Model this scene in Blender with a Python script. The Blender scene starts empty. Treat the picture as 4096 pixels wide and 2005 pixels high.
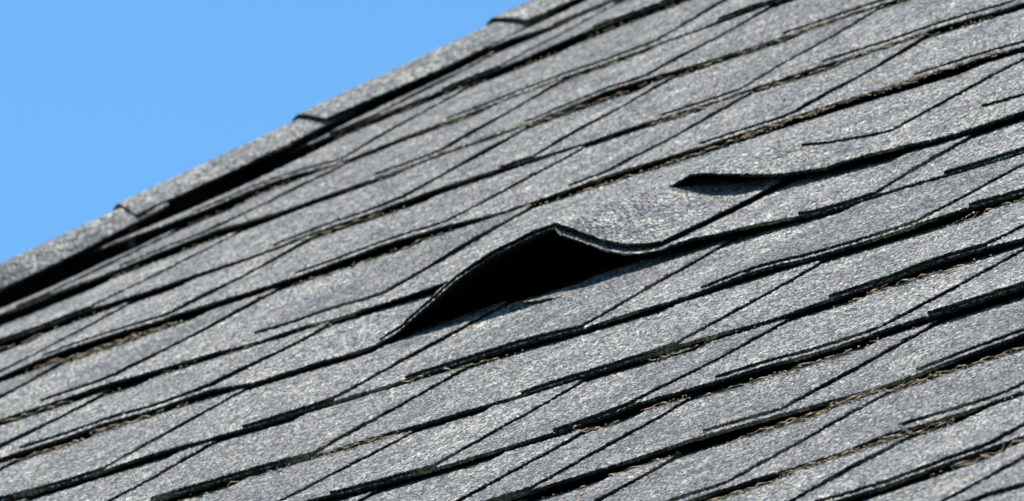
import bpy, math, random
import numpy as np
from mathutils import Matrix, Vector

# ------------------------------------------------------------------ frames
# roof coordinates: x along the courses, y up the slope, z out of the roof (metres)
PITCH = math.radians(31.3)
HEIGHT = 4.0
ROOF = Matrix.Translation((0, 0, HEIGHT)) @ Matrix.Rotation(PITCH, 4, 'X')
sc = bpy.context.scene
col = sc.collection
rng = np.random.default_rng(11)
random.seed(5)

# ------------------------------------------------------------------ camera
CAM_POS = np.array([6.89665491, -5.38797504, 0.89580188])
CAM_ROT = np.array([[0.610579064, 0.676838826, -0.411196316],
                    [0.192496538, 0.376807463, 0.906069103],
                    [0.768204588, -0.632380692, 0.099781617]])
F_PX = 16096.485
cd = bpy.data.cameras.new('camera')
cam = bpy.data.objects.new('camera', cd)
col.objects.link(cam)
m = Matrix([list(r) for r in CAM_ROT.T]).to_4x4()
m.translation = Vector(CAM_POS)
cam.matrix_world = ROOF @ m
cd.sensor_width = 36.0
cd.lens = F_PX / 1024 * 36.0
cd.clip_start = 0.1
cd.clip_end = 5000
cd.dof.use_dof = True
FOCUS = np.array([0.78, -0.24, 0.0])
cd.dof.focus_distance = float(np.dot(CAM_ROT[2], CAM_POS - FOCUS))
cd.dof.aperture_fstop = 60
sc.camera = cam

# ------------------------------------------------------------------ sun, sky, exposure
SUN_ROOF = Vector((-0.26, 0.19, 0.94)).normalized()
SUN = (ROOF.to_3x3() @ SUN_ROOF).normalized()
sl = bpy.data.lights.new('sun', 'SUN')
sl.energy = 5.0
sl.angle = math.radians(0.53)
sl.color = (1.0, 0.95, 0.87)
so = bpy.data.objects.new('sun', sl)
col.objects.link(so)
so.rotation_euler = SUN.to_track_quat('Z', 'Y').to_euler()
so.location = (0, 0, 20)
world = bpy.data.worlds.new('World')
sc.world = world
world.use_nodes = True
wn = world.node_tree
bg = wn.nodes['Background']
sky = wn.nodes.new('ShaderNodeTexSky')
sky.sky_type = 'NISHITA'
sky.sun_disc = False
sky.sun_elevation = math.asin(SUN.z)
sky.sun_rotation = math.atan2(SUN.x, SUN.y)
sky.altitude = 1500
sky.air_density = 0.8
sky.dust_density = 0.0
sky.ozone_density = 8.0
tint = wn.nodes.new('ShaderNodeMix')          # camera white balance of a clear sky
tint.data_type = 'RGBA'
tint.blend_type = 'MULTIPLY'
tint.inputs[0].default_value = 1.0
tint.inputs[7].default_value = (0.86, 1.16, 1.10, 1)
wn.links.new(sky.outputs[0], tint.inputs[6])
wn.links.new(tint.outputs[2], bg.inputs[0])
bg.inputs[1].default_value = 0.15
sc.view_settings.view_transform = 'Standard'
sc.view_settings.look = 'None'
sc.view_settings.exposure = 0.45
sc.view_settings.gamma = 1.0

# ------------------------------------------------------------------ materials
def new_mat(name):
    mt = bpy.data.materials.new(name)
    mt.use_nodes = True
    nt = mt.node_tree
    b = nt.nodes['Principled BSDF']
    return mt, nt, b

def ramp(nt, stops, interp='LINEAR'):
    r = nt.nodes.new('ShaderNodeValToRGB')
    r.color_ramp.interpolation = interp
    e = r.color_ramp.elements
    e[0].position, e[0].color = stops[0][0], (*stops[0][1], 1)
    e[1].position, e[1].color = stops[-1][0], (*stops[-1][1], 1)
    for p, c in stops[1:-1]:
        k = e.new(p)
        k.color = (*c, 1)
    return r

def granule_material(name, gain=1.0):
    mt, nt, b = new_mat(name)
    L = nt.links.new
    tc = nt.nodes.new('ShaderNodeTexCoord')
    vo = nt.nodes.new('ShaderNodeTexVoronoi')
    vo.inputs['Scale'].default_value = 740
    L(tc.outputs['Object'], vo.inputs['Vector'])
    sp = nt.nodes.new('ShaderNodeSeparateColor')
    L(vo.outputs['Color'], sp.inputs[0])
    r = ramp(nt, [(0.0, (.008, .010, .015)), (0.25, (.032, .038, .047)), (0.5, (.116, .120, .124)),
                  (0.75, (.22, .223, .222)), (0.93, (.33, .33, .32)), (1.0, (.44, .437, .42))])
    L(sp.outputs[0], r.inputs[0])
    # a few rust coloured granules
    gt = nt.nodes.new('ShaderNodeMath'); gt.operation = 'GREATER_THAN'; gt.inputs[1].default_value = 0.955
    L(sp.outputs[1], gt.inputs[0])
    mx = nt.nodes.new('ShaderNodeMix'); mx.data_type = 'RGBA'
    L(gt.outputs[0], mx.inputs[0]); L(r.outputs[0], mx.inputs[6])
    mx.inputs[7].default_value = (.36, .235, .16, 1)
    # blotches of darker and lighter granule blend
    n1 = nt.nodes.new('ShaderNodeTexNoise'); n1.inputs['Scale'].default_value = 26; n1.inputs['Detail'].default_value = 5
    n1.inputs['Roughness'].default_value = .6
    L(tc.outputs['Object'], n1.inputs['Vector'])
    r1 = ramp(nt, [(0.33, (.56, .60, .67)), (0.5, (.92, .93, .94)), (0.66, (1.20, 1.19, 1.15))])
    L(n1.outputs[0], r1.inputs[0])
    m1 = nt.nodes.new('ShaderNodeMix'); m1.data_type = 'RGBA'; m1.blend_type = 'MULTIPLY'; m1.inputs[0].default_value = 1
    L(mx.outputs[2], m1.inputs[6]); L(r1.outputs[0], m1.inputs[7])
    n3 = nt.nodes.new('ShaderNodeTexNoise'); n3.inputs['Scale'].default_value = 150; n3.inputs['Detail'].default_value = 3
    L(tc.outputs['Object'], n3.inputs['Vector'])
    r3 = ramp(nt, [(0.36, (.55, .58, .64)), (0.64, (1.25, 1.24, 1.21))])
    L(n3.outputs[0], r3.inputs[0])
    m3 = nt.nodes.new('ShaderNodeMix'); m3.data_type = 'RGBA'; m3.blend_type = 'MULTIPLY'; m3.inputs[0].default_value = 1
    L(m1.outputs[2], m3.inputs[6]); L(r3.outputs[0], m3.inputs[7])
    # tone per piece: differing granule drops, plus painted-in brightness on the buckled shingle
    oi = nt.nodes.new('ShaderNodeObjectInfo')
    r2 = ramp(nt, [(0.0, (.70 * gain, .695 * gain, .675 * gain)), (1.0, (1.26 * gain, 1.235 * gain, 1.12 * gain))])
    L(oi.outputs['Color'], r2.inputs[0])
    m2 = nt.nodes.new('ShaderNodeMix'); m2.data_type = 'RGBA'; m2.blend_type = 'MULTIPLY'; m2.inputs[0].default_value = 1
    L(m3.outputs[2], m2.inputs[6]); L(r2.outputs[0], m2.inputs[7])
    L(m2.outputs[2], b.inputs['Base Color'])
    b.inputs['Roughness'].default_value = .72
    b.inputs['Specular IOR Level'].default_value = .35
    # fine relief finer than the mesh
    bp = nt.nodes.new('ShaderNodeBump'); bp.inputs['Strength'].default_value = .5; bp.inputs['Distance'].default_value = .0006
    L(vo.outputs['Distance'], bp.inputs['Height'])
    bp.invert = True
    L(bp.outputs[0], b.inputs['Normal'])
    return mt

M_GRAN = granule_material('shingle_granules')
M_CAP = granule_material('cap_granules', 1.02)

def edge_material():
    mt, nt, b = new_mat('asphalt_edge')
    L = nt.links.new
    tc = nt.nodes.new('ShaderNodeTexCoord')
    n = nt.nodes.new('ShaderNodeTexNoise'); n.inputs['Scale'].default_value = 420; n.inputs['Detail'].default_value = 3
    L(tc.outputs['Object'], n.inputs['Vector'])
    r = ramp(nt, [(.38, (.006, .006, .006)), (.56, (.014, .012, .010)), (.72, (.07, .058, .04))])
    L(n.outputs[0], r.inputs[0])
    rb = ramp(nt, [(.30, (.03, .021, .012)), (.52, (.11, .08, .046)), (.72, (.28, .21, .13))])   # dusty lengths
    L(n.outputs[0], rb.inputs[0])
    nb = nt.nodes.new('ShaderNodeTexNoise'); nb.inputs['Scale'].default_value = 9; nb.inputs['Detail'].default_value = 2
    L(tc.outputs['Object'], nb.inputs['Vector'])
    k = ramp(nt, [(.54, (0, 0, 0)), (.60, (1, 1, 1))])
    L(nb.outputs[0], k.inputs[0])
    mx = nt.nodes.new('ShaderNodeMix'); mx.data_type = 'RGBA'
    L(k.outputs[0], mx.inputs[0]); L(r.outputs[0], mx.inputs[6]); L(rb.outputs[0], mx.inputs[7])
    L(mx.outputs[2], b.inputs['Base Color'])
    b.inputs['Roughness'].default_value = .95
    b.inputs['Specular IOR Level'].default_value = .1
    return mt
M_EDGE = edge_material()

def under_material():
    mt, nt, b = new_mat('asphalt_underside')
    tc = nt.nodes.new('ShaderNodeTexCoord')
    n = nt.nodes.new('ShaderNodeTexNoise'); n.inputs['Scale'].default_value = 90; n.inputs['Detail'].default_value = 4
    nt.links.new(tc.outputs['Object'], n.inputs['Vector'])
    r = ramp(nt, [(.35, (.005, .005, .005)), (.7, (.016, .013, .010))])
    nt.links.new(n.outputs[0], r.inputs[0])
    nt.links.new(r.outputs[0], b.inputs['Base Color'])
    b.inputs['Roughness'].default_value = .95
    b.inputs['Specular IOR Level'].default_value = .1
    return mt
M_UNDER = under_material()

def debris_material():
    mt, nt, b = new_mat('dry_debris')
    tc = nt.nodes.new('ShaderNodeTexCoord')
    n = nt.nodes.new('ShaderNodeTexNoise'); n.inputs['Scale'].default_value = 500; n.inputs['Detail'].default_value = 3
    nt.links.new(tc.outputs['Object'], n.inputs['Vector'])
    r = ramp(nt, [(.3, (.07, .045, .025)), (.5, (.22, .155, .088)), (.7, (.42, .325, .20))])
    nt.links.new(n.outputs[0], r.inputs[0])
    nt.links.new(r.outputs[0], b.inputs['Base Color'])
    b.inputs['Roughness'].default_value = .9
    return mt
M_DEBRIS = debris_material()

def deck_material():
    mt, nt, b = new_mat('weathered_deck_board')
    tc = nt.nodes.new('ShaderNodeTexCoord')
    w = nt.nodes.new('ShaderNodeTexNoise'); w.inputs['Scale'].default_value = 30
    nt.links.new(tc.outputs['Object'], w.inputs['Vector'])
    r = ramp(nt, [(.3, (.05, .04, .03)), (.7, (.11, .085, .06))])
    nt.links.new(w.outputs[0], r.inputs[0])
    nt.links.new(r.outputs[0], b.inputs['Base Color'])
    b.inputs['Roughness'].default_value = .9
    return mt
M_DECK = deck_material()

# ------------------------------------------------------------------ shape of the roof
# the deck is not flat: it sags and swells by a few millimetres
WARP = [-0.00542, 0.00108, 0.00347, 0.00374, -0.00412, 0.00155, 0.00266, -0.00331, 0.00726]
def warp(X, Y):
    x = np.clip(X, -1.2, 1.6) / 0.8
    y = (np.clip(Y, -.95, 1.35) - .2) / 0.8
    b = [x * x, x * y, y * y, x ** 3, x * x * y, x * y * y, y ** 3, x, y]
    return sum(c * q for c, q in zip(WARP, b))

class SmoothNoise:
    """sum of a few sines, cheap and smooth"""
    def __init__(self, seed, lo=4, hi=40, n=7):
        r = np.random.default_rng(seed)
        self.k = r.uniform(lo, hi, (n, 2)); self.p = r.uniform(0, 6.28, n); self.a = r.uniform(.5, 1, n) / n
        self.s = r.choice([-1, 1], n)
    def __call__(self, X, Y=0.0):
        v = 0
        for (kx, ky), p, a, s in zip(self.k, self.p, self.a, self.s):
            v = v + a * np.sin(kx * X + s * ky * Y + p)
        return v * 1.6

EXPO = 0.143
def layer(j): return .0019 if j < 3 else .0016          # one layer of the laminate
def fall(j): return .0055 if j < 2 else .0046           # how far a course drops towards the butt of the next
YC = {-5: -.696, -4: -.554, -3: -.402, -2: -.258, -1: -.124, 0: .010, 1: .141, 2: .285, 3: .438, 4: .581,
      5: .726, 6: .861, 7: 1.004, 8: 1.135}
for j in (-6, -7, -8): YC[j] = YC[j + 1] - EXPO
for j in (9, 10, 11): YC[j] = YC[j - 1] + EXPO

# how much the butt of each course stands off (x, millimetres)
LIFT = {-6: [(1.502, -1), (1.553, -1)], -5: [(1.322, .6), (1.446, -2.3)],
 -4: [(1.055, -.2), (1.13, -.2), (1.171, -1.8), (1.221, .7), (1.3, -1.1)],
 -3: [(.778, 1), (.908, 2.1), (.97, 1.3), (1.065, -1), (1.163, 1.8)],
 -2: [(.418, 1.9), (.536, -.3), (.633, 0), (.704, 2.1), (.764, .5), (.896, 1.4)],
 -1: [(.233, .4), (.285, -.5), (.375, -1.5), (.453, -1.5), (.588, .6), (.667, -.3), (.798, 2.8), (.873, .9)],
 0: [(-.156, .4), (-.061, -.9), (.08, -.3), (.149, -.7), (.307, 1), (.368, -.8), (.525, 1.1), (.647, 1.4), (.735, 1.8)],
 1: [(-.311, .6), (-.214, 2.2), (-.116, 2.0), (-.07, -.6), (.02, -2.0), (.05, -.5), (.33, 1.5), (.386, -.8), (.477, -2.2), (.599, -1.9)],
 2: [(-.482, .8), (-.368, 2), (-.233, .1), (-.119, -.7), (-.053, -1), (.28, 0), (.368, -2.6), (.451, -1.2)],
 3: [(-.66, .5), (-.628, 1.6), (-.54, 3.2), (-.50, 1.5), (-.379, .8), (-.232, 1.7), (-.164, -1.2), (-.079, .8), (.071, .3), (.193, 1.8), (.297, 1.4)],
 4: [(-.836, 2.7), (-.743, 1.8), (-.574, -.9), (-.444, .9), (-.321, .5), (-.187, -3), (-.081, -.7), (.077, .1)],
 5: [(-1.011, 3.6), (-.889, 2.1), (-.787, 3.2), (-.69, -1.7), (-.482, -1.9), (-.389, 2.3), (-.235, -1.4), (-.127, -.9)],
 6: [(-1.076, 5.2), (-.971, 3.2), (-.897, 2.1), (-.796, -.9), (-.712, -2.9), (-.632, -.3), (-.576, -.5), (-.379, -1.9)],
 7: [(-1.065, 3.2), (-.969, 1.7), (-.888, 2.1), (-.792, .8), (-.706, 2)], 8: [(-.939, 1.7), (-.89, -1.3), (-.831, -2)]}
# the buckled shingle and the one it pushes up (x, millimetres)
CURL1 = [(.030, 0), (.045, .8), (.066, 4.1), (.1, 13), (.128, 21.7), (.146, 25.2), (.163, 28), (.184, 29.6), (.205, 31.5),
         (.2235, 32.2), (.227, 30.4), (.24, 23.6), (.254, 16.2), (.267, 11), (.282, 7.4), (.298, 5), (.323, 4.8), (.348, 3.2), (.40, 1.0), (.44, 0)]
CURL2 = [(-.09, 0), (-.018, 1.8), (.03, 5.5), (.066, 10), (.1, 13), (.128, 14.8), (.146, 15.7), (.184, 15.4), (.199, 15.6), (.207, 16.6),
         (.22, 18.7), (.231, 18.5), (.248, 16.6), (.27, 13.1), (.29, 9.4), (.31, 7.8), (.334, 5.4), (.375, 5.0), (.425, 3.0), (.5, 2.2), (.6, 0)]
def curve(pts, X):
    a = np.array(pts)
    return np.interp(X, a[:, 0], a[:, 1]) * .001

# raised tabs of each course (left x, right x) ; the strips between them lie one layer lower
TABS = {-6: [(1.02, 1.12), (1.22, 1.36), (1.48, 1.553)], -5: [(1.16, 1.266), (1.31, 1.446)],
 -4: [(.858, .921), (1.031, 1.09), (1.219, 1.3)], -3: [(.612, .691), (.728, .778), (.908, .97), (1.073, 1.191)],
 -2: [(.45, .536), (.634, .704), (.764, .896), (.936, 1.04)], -1: [(.02, .07), (.139, .285), (.463, .592), (.716, .845)],
 0: [(-.213, -.06), (.067, .149), (.214, .368), (.467, .646), (.69, .781)],
 1: [(-.299, -.116), (.043, .297), (.411, .477), (.533, .654)],
 2: [(-.683, -.572), (-.442, -.368), (-.236, -.112), (.268, .343), (.417, .515)],
 3: [(-.768, -.686), (-.628, -.495), (-.379, -.232), (-.121, -.079), (.002, .09), (.193, .32)],
 4: [(-.878, -.74), (-.565, -.436), (-.333, -.301), (-.186, -.113), (-.039, .129)],
 5: [(-.995, -.96), (-.89, -.786), (-.63, -.559), (-.477, -.354), (-.229, -.111)],
 6: [(-.972, -.812), (-.706, -.494), (-.426, -.349)], 7: [(-.985, -.935), (-.866, -.804), (-.706, -.58)]}
# tabs set back from the strip below them, so that a lit lip shows (millimetres)
BACK = {(1, 0): 6,  (-2, 2): 4, (-3, 2): 6, (-3, 3): 5, (-4, 1): 8, (-4, 2): 9, (-5, 1): 2, (3, 1): 5, (3, 2): 7, (3, 3): 8,
        (3, 4): 5, (3, 5): 8, (4, 1): 7, (4, 3): 5, (4, 4): 8, (5, 1): 5, (5, 2): 8, (5, 3): 4, (5, 4): 6, (6, 0): 5, (6, 1): 5, (0, 3): 2}

def crest(y): return -1.108 + .327 * (y - .816)
def rake_x(y):
    return -1.045 + .25 * (y - .886)
RIGHT = {}
def x_range(j):
    y = YC[j]
    left = max(crest(y) + .010, -1.4)
    right = 0.36 - (y - .55) * 1.18 + .45          # past the right edge of the picture, following the view
    return left, min(right, 2.1)

# fill up the courses outside the picture
fr = random.Random(21)
for j in YC:
    lo, hi = x_range(j)
    t = sorted(TABS.get(j, []))
    if not t:
        x = lo + fr.uniform(.02, .12)
        w = fr.uniform(.06, .17)
        t = [(x, x + w)]
    while t[0][0] - .30 > lo:
        g = fr.uniform(.06, .15); w = fr.uniform(.06, .18)
        t.insert(0, (t[0][0] - g - w, t[0][0] - g))
        # keep indices of BACK valid
        for (a, b) in sorted([k for k in BACK if k[0] == j], reverse=True):
            BACK[(a, b + 1)] = BACK.pop((a, b))
    while t[-1][1] + .06 < hi:
        g = fr.uniform(.05, .13); w = fr.uniform(.06, .18)
        t.append((t[-1][1] + g, t[-1][1] + g + w))
    TABS[j] = t

WOB = {j: SmoothNoise(100 + j, 8, 70, 8) for j in YC}
SURF = SmoothNoise(7, 10, 60, 9)

def lift(j, X, d, tab):
    """height of the piece above its resting place, d metres up from its butt"""
    v = np.zeros_like(X)
    if j in LIFT:
        v = curve(LIFT[j], X)
    v = v + .0006 * WOB[j](X) + .0026 * np.clip(WOB[j](X * .55, 9.0) - .12, 0, 1)
    out = np.maximum(v, -.0008) * np.clip(1 - d / .12, 0, 1) ** 1.4
    if j == 1:
        c = curve(CURL1, X + .3 * d)
        gap = np.interp(X, [.04, .15, .2215, .226, .28, .31], [.0004, .0003, .0003, .0030, .0024, .0008])
        out = out + (c - (0 if tab else 1) * gap * np.clip(c / .004, 0, 1)) * np.clip(1 - d / .30, 0, 1)
    if j == 2:
        out = out + curve(CURL2, X) * np.clip(1 - d / .20, 0, 1)
    return out

def base_y(j, X):
    """butt line of the under layer"""
    y = np.full_like(X, YC[j])
    if j == 2:
        y = y - np.interp(X, [-.9, -.48, -.25, -.1, .18, .3, .45, .6], [.004, .015, .022, .028, .036, .050, .052, .03])
    if j == 1:
        y = y - np.interp(X, [.03, .05, .13, .15, .2215, .2255, .285, .31, .35], [0, .0025, .0025, 0, 0, .003, .003, .001, 0])
    return y + .0008 * WOB[j](X * 1.7, 3.0)

def project(X, Y, Z):
    P = np.stack([X - CAM_POS[0], Y - CAM_POS[1], Z - CAM_POS[2]])
    q = CAM_ROT @ P
    return 512 - F_PX * q[0] / q[2], 250.5 + F_PX * q[1] / q[2]

FINE = 0.00132
def spacing(x0, x1, y0, y1):
    X = np.array([x0, x1, x0, x1, .5 * (x0 + x1)]); Y = np.array([y0, y0, y1, y1, .5 * (y0 + y1)])
    px, py = project(X, Y, np.zeros(5))
    if px.max() < -25 or px.min() > 1050 or py.max() < -25 or py.min() > 526:
        return .006
    return FINE

# ------------------------------------------------------------------ mesh helpers
tone = random.Random(77)
class Builder:
    def __init__(self):
        self.v = []; self.f = []; self.mi = []; self.n = 0
    def add(self, V, F, mat):
        self.v.append(V.reshape(-1, 3)); self.f.append(F.reshape(-1, 4) + self.n)
        self.mi.append(np.full(len(F.reshape(-1, 4)), mat, np.int32)); self.n += V.reshape(-1, 3).shape[0]
    def grid(self, V, mat, flip=False):
        a, b = V.shape[:2]
        idx = np.arange(a * b).reshape(a, b)
        F = np.stack([idx[:-1, :-1], idx[:-1, 1:], idx[1:, 1:], idx[1:, :-1]], -1)
        if flip: F = F[..., ::-1]
        self.add(V, F, mat)
    def build(self, name, mats, parent):
        V = np.concatenate(self.v).astype(np.float32); F = np.concatenate(self.f).astype(np.int32); MI = np.concatenate(self.mi)
        me = bpy.data.meshes.new(name)
        me.vertices.add(len(V)); me.vertices.foreach_set('co', V.ravel())
        me.loops.add(F.size); me.loops.foreach_set('vertex_index', F.ravel())
        me.polygons.add(len(F)); me.polygons.foreach_set('loop_start', np.arange(0, F.size, 4, dtype=np.int32))
        for mt in mats: me.materials.append(mt)
        me.polygons.foreach_set('material_index', MI)
        me.update(calc_edges=True)
        o = bpy.data.objects.new(name, me)
        col.objects.link(o)
        o.parent = parent
        g = tone.uniform(.25, .95)
        o.color = (g, g, g, 1)
        return o

def patch(B, j, xl, xr, sl_, sr_, d0, dmax, ztop, thick, tab, rows=None, sp=None, back=0.0, sides=(True, True), bottom=True, curl=0.0):
    """granule covered sheet from the butt up the slope; xl/xr at the butt, sl_/sr_ slant of its sides"""
    y0 = YC[j]
    buckled = j == 1 and xl < .15 < xr
    if buckled: thick = .0012
    if j == 2 and not tab and xl < .2 < xr: thick = .0012
    if sp is None:
        sp = spacing(xl, xr, y0, y0 + dmax)
    nx = max(3, int((xr - xl) / sp) + 1)
    if rows is None:
        d = np.linspace(0, dmax, max(4, int(dmax / sp) + 1))
    else:
        d = np.array(rows)
    D, Sg = np.meshgrid(d, np.linspace(0, 1, nx), indexing='ij')
    X = (xl + sl_ * D / EXPO) * (1 - Sg) + (xr + sr_ * D / EXPO) * Sg
    amp = .00052 if sp < .003 else .0
    jit = .30 * sp if sp < .003 else 0
    X = X + rng.uniform(-jit, jit, X.shape)
    Y = (YC[j] + .0008 * WOB[j](X * 1.7, 3.0) if tab else base_y(j, X)) + back + D + rng.uniform(-jit, jit, X.shape)
    # ragged cut edges
    Y[0] += rng.uniform(-.0004, .0004, nx) + .0004 * WOB[j](X[0] * 6, 5.)
    side = .0007 * np.sin(D[:, 0] * 75 + xl * 50) + .0005 * np.sin(D[:, 0] * 310 + xl * 90) + rng.uniform(-.0004, .0004, len(d))
    X[:, 0] += side; X[:, -1] += side[::-1]
    DD = (Y - base_y(j, X)) if (tab and j == 2) else D + back
    Z0 = warp(X, Y) + ztop - fall(j) * np.maximum(Y - YC[j], -.03) / EXPO + lift(j, X, DD, tab) + .0004 * SURF(X, Y)
    if curl: Z0 = Z0 + curl * Sg ** 8 * (.6 + .4 * np.sin(D * 60 + xl * 40))
    Z = Z0 + rng.uniform(-amp, amp, X.shape) * rng.uniform(.3, 1.3, X.shape)
    Z[0] = .65 * Z0[0] + .35 * Z[0]; Z[:, 0] = .65 * Z0[:, 0] + .35 * Z[:, 0]; Z[:, -1] = .65 * Z0[:, -1] + .35 * Z[:, -1]
    # worn, rounded arrises
    Z[0] -= .0004
    if sides[0]: Z[:, 0] -= .0004
    if sides[1]: Z[:, -1] -= .0004
    V = np.stack([X, Y, Z], -1)
    B.grid(V, 0)
    # cut edges: granules cling to the upper part, bare asphalt below
    def skirt(e, flip, part):
        lo = e.copy(); lo[:, 2] -= thick * (1 + rng.uniform(-.12, .12, len(e)))
        k = np.clip(part + rng.uniform(-.18, .18, len(e)), .05, .9)[:, None]
        mid = e * (1 - k) + lo * k + rng.uniform(-.0003, .0003, e.shape) * (1 if sp < .003 else 0)
        B.grid(np.stack([e, mid]), 0, flip)
        B.grid(np.stack([mid, lo]), 1, flip)
    skirt(V[0], True, .05 if buckled else .16)
    if sides[0]: skirt(V[:, 0], False, .2)
    if sides[1]: skirt(V[:, -1], True, .2)
    if bottom:
        ci = np.unique(np.linspace(0, nx - 1, max(3, min(nx, int((xr - xl) / .008)))).astype(int))
        ri = np.unique(np.linspace(0, len(d) - 1, min(len(d), 8)).astype(int))
        W = np.stack([X, Y, Z0 - thick], -1)[np.ix_(ri, ci)]
        B.grid(W, 2, True)

def empty(name, parent=None):
    o = bpy.data.objects.new(name, None)
    col.objects.link(o)
    o.parent = parent
    return o

# ------------------------------------------------------------------ the roof
roof = empty('house_roof')
roof.matrix_world = ROOF
roof['label'] = 'weathered grey asphalt shingle roof with one tab buckled up over a dark hollow'
roof['category'] = 'roof'
roof['kind'] = 'thing'

MATS = [M_GRAN, M_EDGE, M_UNDER]
DMAX = EXPO + .014
for j in sorted(YC):
    lo, hi = x_range(j)
    tabs = TABS[j]
    # joints between shingles fall inside the low strips, about a metre apart
    cuts = [lo]
    for (a, b), (c, d_) in zip(tabs[:-1], tabs[1:]):
        mid = b + (c - b) * fr.uniform(.35, .65)
        if mid - cuts[-1] > .85 and not (j in (1, 2) and -.1 < mid < .45):
            cuts.append(mid)
    cuts.append(max(hi, tabs[-1][1] + .03))
    slant = [(fr.uniform(-.022, -.006), fr.uniform(-.036, -.02)) for _ in tabs]
    if j == 1: slant = [(-.01, .008), (-.012, -.008), (0, .008), (-.01, 0)] + slant[4:]
    for s in range(len(cuts) - 1):
        c0, c1 = cuts[s], cuts[s + 1] - .0012
        B = Builder()
        mine = [(k, t) for k, t in enumerate(tabs) if t[1] > c0 and t[0] < c1]
        x = c0
        # low strips between the tabs
        prev = 0.0
        for k, (a, b) in mine:
            a_ = max(a, c0)
            if a_ > x:
                xl = x - (.004 if x > c0 else 0)
                patch(B, j, xl, a_ + .004, prev, slant[k][0], 0, DMAX + (.04 if j == 2 else 0), -layer(j), layer(j), False, sides=(x == c0, False))
            bk = BACK.get((j, k), 0) * .001
            if j == 2: bk = .056
            if j == 1 and a < .1 < b: bk = .008
            # strip under the tab: only its lip can be seen
            b_ = min(b, c1)
            rows = list(np.arange(0, bk + .004, FINE)) + [bk + .012, .05, .10, DMAX]
            patch(B, j, a_ - .002, b_ + .002, slant[k][0], slant[k][1], 0, DMAX, -layer(j) - .0003, layer(j), False, rows=rows, sides=(a_ == c0, False))
            x = b_
            prev = slant[k][1]
        if x < c1 - .006:
            patch(B, j, x - .004, c1, prev, 0, 0, DMAX + (.04 if j == 2 else 0), -layer(j), layer(j), False, sides=(False, True))
        sh = B.build('shingle', MATS, roof)
        for k, (a, b) in mine:
            if a < c0 - .02: continue
            bk = BACK.get((j, k), 0) * .001
            if j == 2: bk = 0.0
            T = Builder()
            patch(T, j, max(a, c0), b, slant[k][0], slant[k][1], 0, DMAX - bk, 0.0, layer(j), True, back=bk, curl=fr.uniform(0, .0016))
            tb = T.build('tab', MATS, sh)
            if j == 1 and abs(a - .043) < .005:
                tb.color = sh.color = (.95, .95, .95, 1)  # light tone: the brightness of the sunlit flap is put into the colour
                tb['label'] = 'buckled tab arched up off the roof, its underside dark'
                sh['label'] = 'shingle bent up in an arch over a black hollow'

# ------------------------------------------------------------------ caps folded over the edge of the slope
BUTTS = [.10, .235, .368, .50, .635, .768, .900, 1.029, 1.170, 1.305, 1.44]
for i in range(len(BUTTS) - 1):
    y0, y1 = BUTTS[i], BUTTS[i + 1] + .02
    B = Builder()
    L = y1 - y0
    sp = .0016
    nv = int(L / sp); nu = int(.095 / sp)
    v = np.linspace(0, 1, nv); u = np.linspace(-1, 1, nu)
    Vv, U = np.meshgrid(v, u, indexing='ij')
    Yc = y0 + L * Vv
    cx = crest(Yc)
    wid = np.where(U > 0, np.clip(.019 + .07 * (Yc - .82), .016, .042) + .003 * np.sin(Yc * 23 + 2.3 * i), .06)
    jx = rng.uniform(-.0004, .0004, U.shape)
    X = cx + U * wid + jx
    Y = Yc - .010 * U + rng.uniform(-.0004, .0004, U.shape)
    au = np.abs(U)
    drop_r = (.0075 + .005 * np.clip((.99 - Yc) / .2, 0, 1)) * au ** 1.5
    drop_l = .05 * au ** 1.5
    zc = .0072 + (.0012 - .0036 * Vv)
    Z0 = zc - np.where(U > 0, drop_r, drop_l) + .0012 * np.sin(Yc * 31 + 2 * i) * np.clip(U, 0, 1)
    Z = Z0 + rng.uniform(-.00028, .00028, U.shape)
    Y[0] += rng.uniform(-.0006, .0006, nu)
    X[:, -1] += rng.uniform(-.0006, .0006, nv) + .0007 * np.sin(Yc[:, -1] * 170)
    V = np.stack([X, Y, Z], -1)
    B.grid(V, 0)
    for e, fl in ((V[0], True), (V[:, -1], True), (V[:, 0], False)):
        lo_ = e.copy(); lo_[:, 2] -= .0019
        B.grid(np.stack([e, lo_]), 1, fl)
    W = np.stack([X, Y, Z0 - .0019], -1)[::10, ::6]
    B.grid(W, 2, True)
    cs = B.build('cap_shingle', [M_CAP, M_EDGE, M_UNDER], roof)
    cs.color = (.7, .7, .7, 1) if i % 2 else (.85, .85, .85, 1)

# deck under the shingles, and the slope that falls away beyond the caps
def sheet(name, X, Y, Z, mat, thick):
    B = Builder()
    V = np.stack([X, Y, Z], -1)
    B.grid(V, 0)
    W = V.copy(); W[..., 2] -= thick
    B.grid(W, 0, True)
    for e, g, fl in ((V[0], W[0], True), (V[-1], W[-1], False), (V[:, 0], W[:, 0], False), (V[:, -1], W[:, -1], True)):
        B.grid(np.stack([e, g]), 0, fl)
    return B.build(name, [mat], roof)
U, Vv = np.meshgrid(np.linspace(0, 1, 60), np.linspace(-1.5, 1.75, 60))
X = (rake_x(Vv) - .05) * (1 - U) + 2.3 * U
sheet('roof_deck', X, Vv, warp(X, Vv) - .0165, M_DECK, .018)
U, Vv = np.meshgrid(np.linspace(0, 1, 30), np.linspace(-1.5, 1.75, 60))
X = crest(Vv) - .012 - .9 * U
sheet('far_slope', X, Vv, -.034 - .85 * U, M_GRAN, .02)

# ------------------------------------------------------------------ dry dirt and plant strands caught under the butts
def surface_z(j, X, Y):
    """top of course j at (X, Y)"""
    d = Y - YC[j]
    z = warp(X, Y) - fall(j) * d / EXPO - layer(j)
    for (a, b) in TABS[j]:
        if a - .015 * d / EXPO < X < b - .028 * d / EXPO: z += layer(j)
    return float(z + lift(j, np.array([X]), np.array([d]), True)[0])

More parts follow.
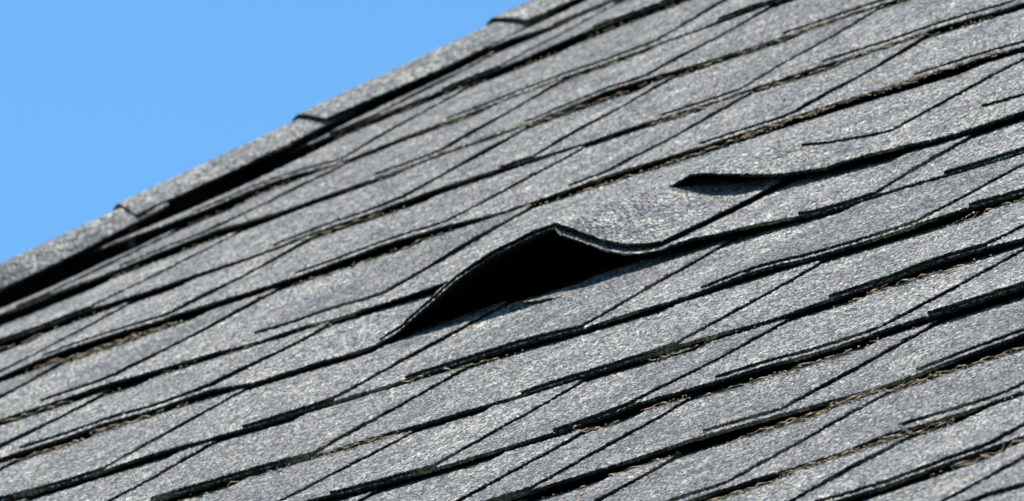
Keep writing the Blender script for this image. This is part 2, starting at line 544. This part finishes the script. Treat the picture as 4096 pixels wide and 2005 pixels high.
def blob(V, F, c, r):
    n = len(V)
    for k, ax in enumerate(((1, 0, 0), (-1, 0, 0), (0, 1, 0), (0, -1, 0), (0, 0, 1), (0, 0, -1))):
        q = random.uniform(.6, 1.4)
        V.append((c[0] + ax[0] * r[0] * q, c[1] + ax[1] * r[1] * q, c[2] + ax[2] * r[2] * q))
    for t in ((0, 2, 4), (2, 1, 4), (1, 3, 4), (3, 0, 4), (2, 0, 5), (1, 2, 5), (3, 1, 5), (0, 3, 5)):
        F.append([n + i for i in t])

def strand(V, F, pts, r):
    """thin three sided string"""
    n0 = len(V)
    for i, p in enumerate(pts):
        rr = r * random.uniform(.6, 1.3)
        for k in range(3):
            a = 2.09 * k + i * .4
            V.append((p[0], p[1] + rr * math.cos(a), p[2] + rr * math.sin(a)))
    for i in range(len(pts) - 1):
        for k in range(3):
            a, b = n0 + 3 * i + k, n0 + 3 * i + (k + 1) % 3
            F.append([a, b, b + 3, a + 3])

def link_mesh(name, V, F, mat):
    me = bpy.data.meshes.new(name)
    me.from_pydata(V, [], F)
    me.materials.append(mat)
    o = bpy.data.objects.new(name, me)
    col.objects.link(o)
    o.matrix_world = ROOF
    return o

# (course, from x, to x, how much dirt, how many strands)
DIRT = [(3, -.64, -.48, 1.0, 3), (2, -.46, -.34, .5, 1), (1, -.30, -.12, .5, 3), (0, .21, .37, .15, 1), (-1, .14, .29, .15, 1), (-1, .72, .85, .3, 2), (0, .68, .80, .3, 2), (-2, .64, .71, .3, 1), (-4, .86, 1.02, .3, 2), (-3, .73, .80, .3, 1),
        (-2, .66, .90, .2, 1), (-3, .90, 1.19, .45, 4), (-3, .80, .90, .2, 1), (-4, 1.02, 1.25, .45, 4), (-4, 1.2, 1.32, .3, 2),
        (-5, 1.40, 1.5, .6, 2), (-1, .29, .37, .5, 2), (-1, .56, .66, .4, 2), (-2, .71, .76, .4, 1), (-2, .80, .93, .2, 2),
        (3, -.16, .12, .9, 1), (3, .05, .34, .9, 2), (3, -.62, -.47, 1.0, 2), (3, -.38, -.22, .6, 1), (4, -.20, .12, .9, 1), (4, -.88, -.73, .9, 1),
        (4, -.57, -.42, .7, 1), (5, -.65, -.30, .9, 1), (5, -.30, -.10, .9, 1), (5, -.9, -.78, .6, 0), (6, -.97, -.80, .8, 1), (6, -.72, -.48, .9, 1),
        (7, -.98, -.60, .8, 0), (2, -.30, -.10, .3, 0), (1, -.30, -.10, .25, 0)]
V, F = [], []
for j, x0, x1, dens, ns in DIRT:
    x = x0
    while x < x1:
        x += random.uniform(.0006, .0022)
        if random.random() > dens * (.55 + .45 * math.sin(x * 90 + j)): continue
        yb = float(base_y(j, np.array([x]))[0])
        y = yb + random.uniform(-.0052, .0004)
        z = surface_z(j - 1, x, y) + random.uniform(0, .0022)
        blob(V, F, (x, y, z), [random.uniform(.0004, .0012), random.uniform(.0004, .001), random.uniform(.0003, .0007)])
    for k in range(ns):
        a = random.uniform(x0, x0 + .3 * (x1 - x0)); b = random.uniform(x0 + .6 * (x1 - x0), x1)
        hz = random.uniform(.0008, .0030); oy = random.uniform(-.008, -.003)
        pts = []
        x = a
        while x < b:
            yb = float(base_y(j, np.array([x]))[0])
            y = yb + oy + .0012 * math.sin(x * 210 + k) + random.uniform(-.0005, .0005)
            pts.append((x, y, surface_z(j - 1, x, y) + hz + .0006 * math.sin(x * 330 + 2 * k) + random.uniform(-.0003, .0003)))
            x += random.uniform(.0015, .004)
            if random.random() < .05 and len(pts) > 3:
                strand(V, F, pts, .00042); pts = []; x += random.uniform(.003, .012)
        if len(pts) > 2: strand(V, F, pts, .00042)
# a few stray granule lumps lying on the surface
for j, x, y in ((2, .06, .36), (3, .02, .50), (1, .22, .20), (0, .33, .05), (-1, .62, -.06), (4, -.3, .66), (-3, 1.0, -.33), (2, -.2, .41)):
    blob(V, F, (x, y, surface_z(j, x, y) + .001), [.0012, .0010, .0010])
db = link_mesh('dry_debris', V, F, M_DEBRIS)
db['label'] = 'tan dirt and dry plant strands caught under the shingle edges'
db['category'] = 'debris'
db['kind'] = 'stuff'

# torn sliver of shingle lying under the arch
B = Builder()
u = np.linspace(0, 1, 26); v = np.linspace(0, 1, 10)
Vv, U = np.meshgrid(v, u, indexing='ij')
X = .194 + .038 * U + .004 * Vv; wd = .016 * np.sin(np.pi * np.clip(U, .02, .98)) ** .7
Y = .122 + .004 * U + wd * (Vv - .3)
Z = warp(X, Y) - .0004 - .0042 * U ** 1.5 - .002 * Vv + rng.uniform(-.0003, .0003, X.shape)
Vt = np.stack([X, Y, Z], -1)
B.grid(Vt, 0)
W = Vt.copy(); W[..., 2] -= .0016
B.grid(W, 2, True)
B.grid(np.stack([Vt[0], W[0]]), 1, True); B.grid(np.stack([Vt[-1], W[-1]]), 1)
scrap = B.build('shingle_scrap', MATS, None)
scrap.matrix_world = ROOF
scrap['label'] = 'small torn sliver of grey shingle at the mouth of the hollow under the arched tab'
scrap['category'] = 'shingle scrap'
scrap['kind'] = 'thing'
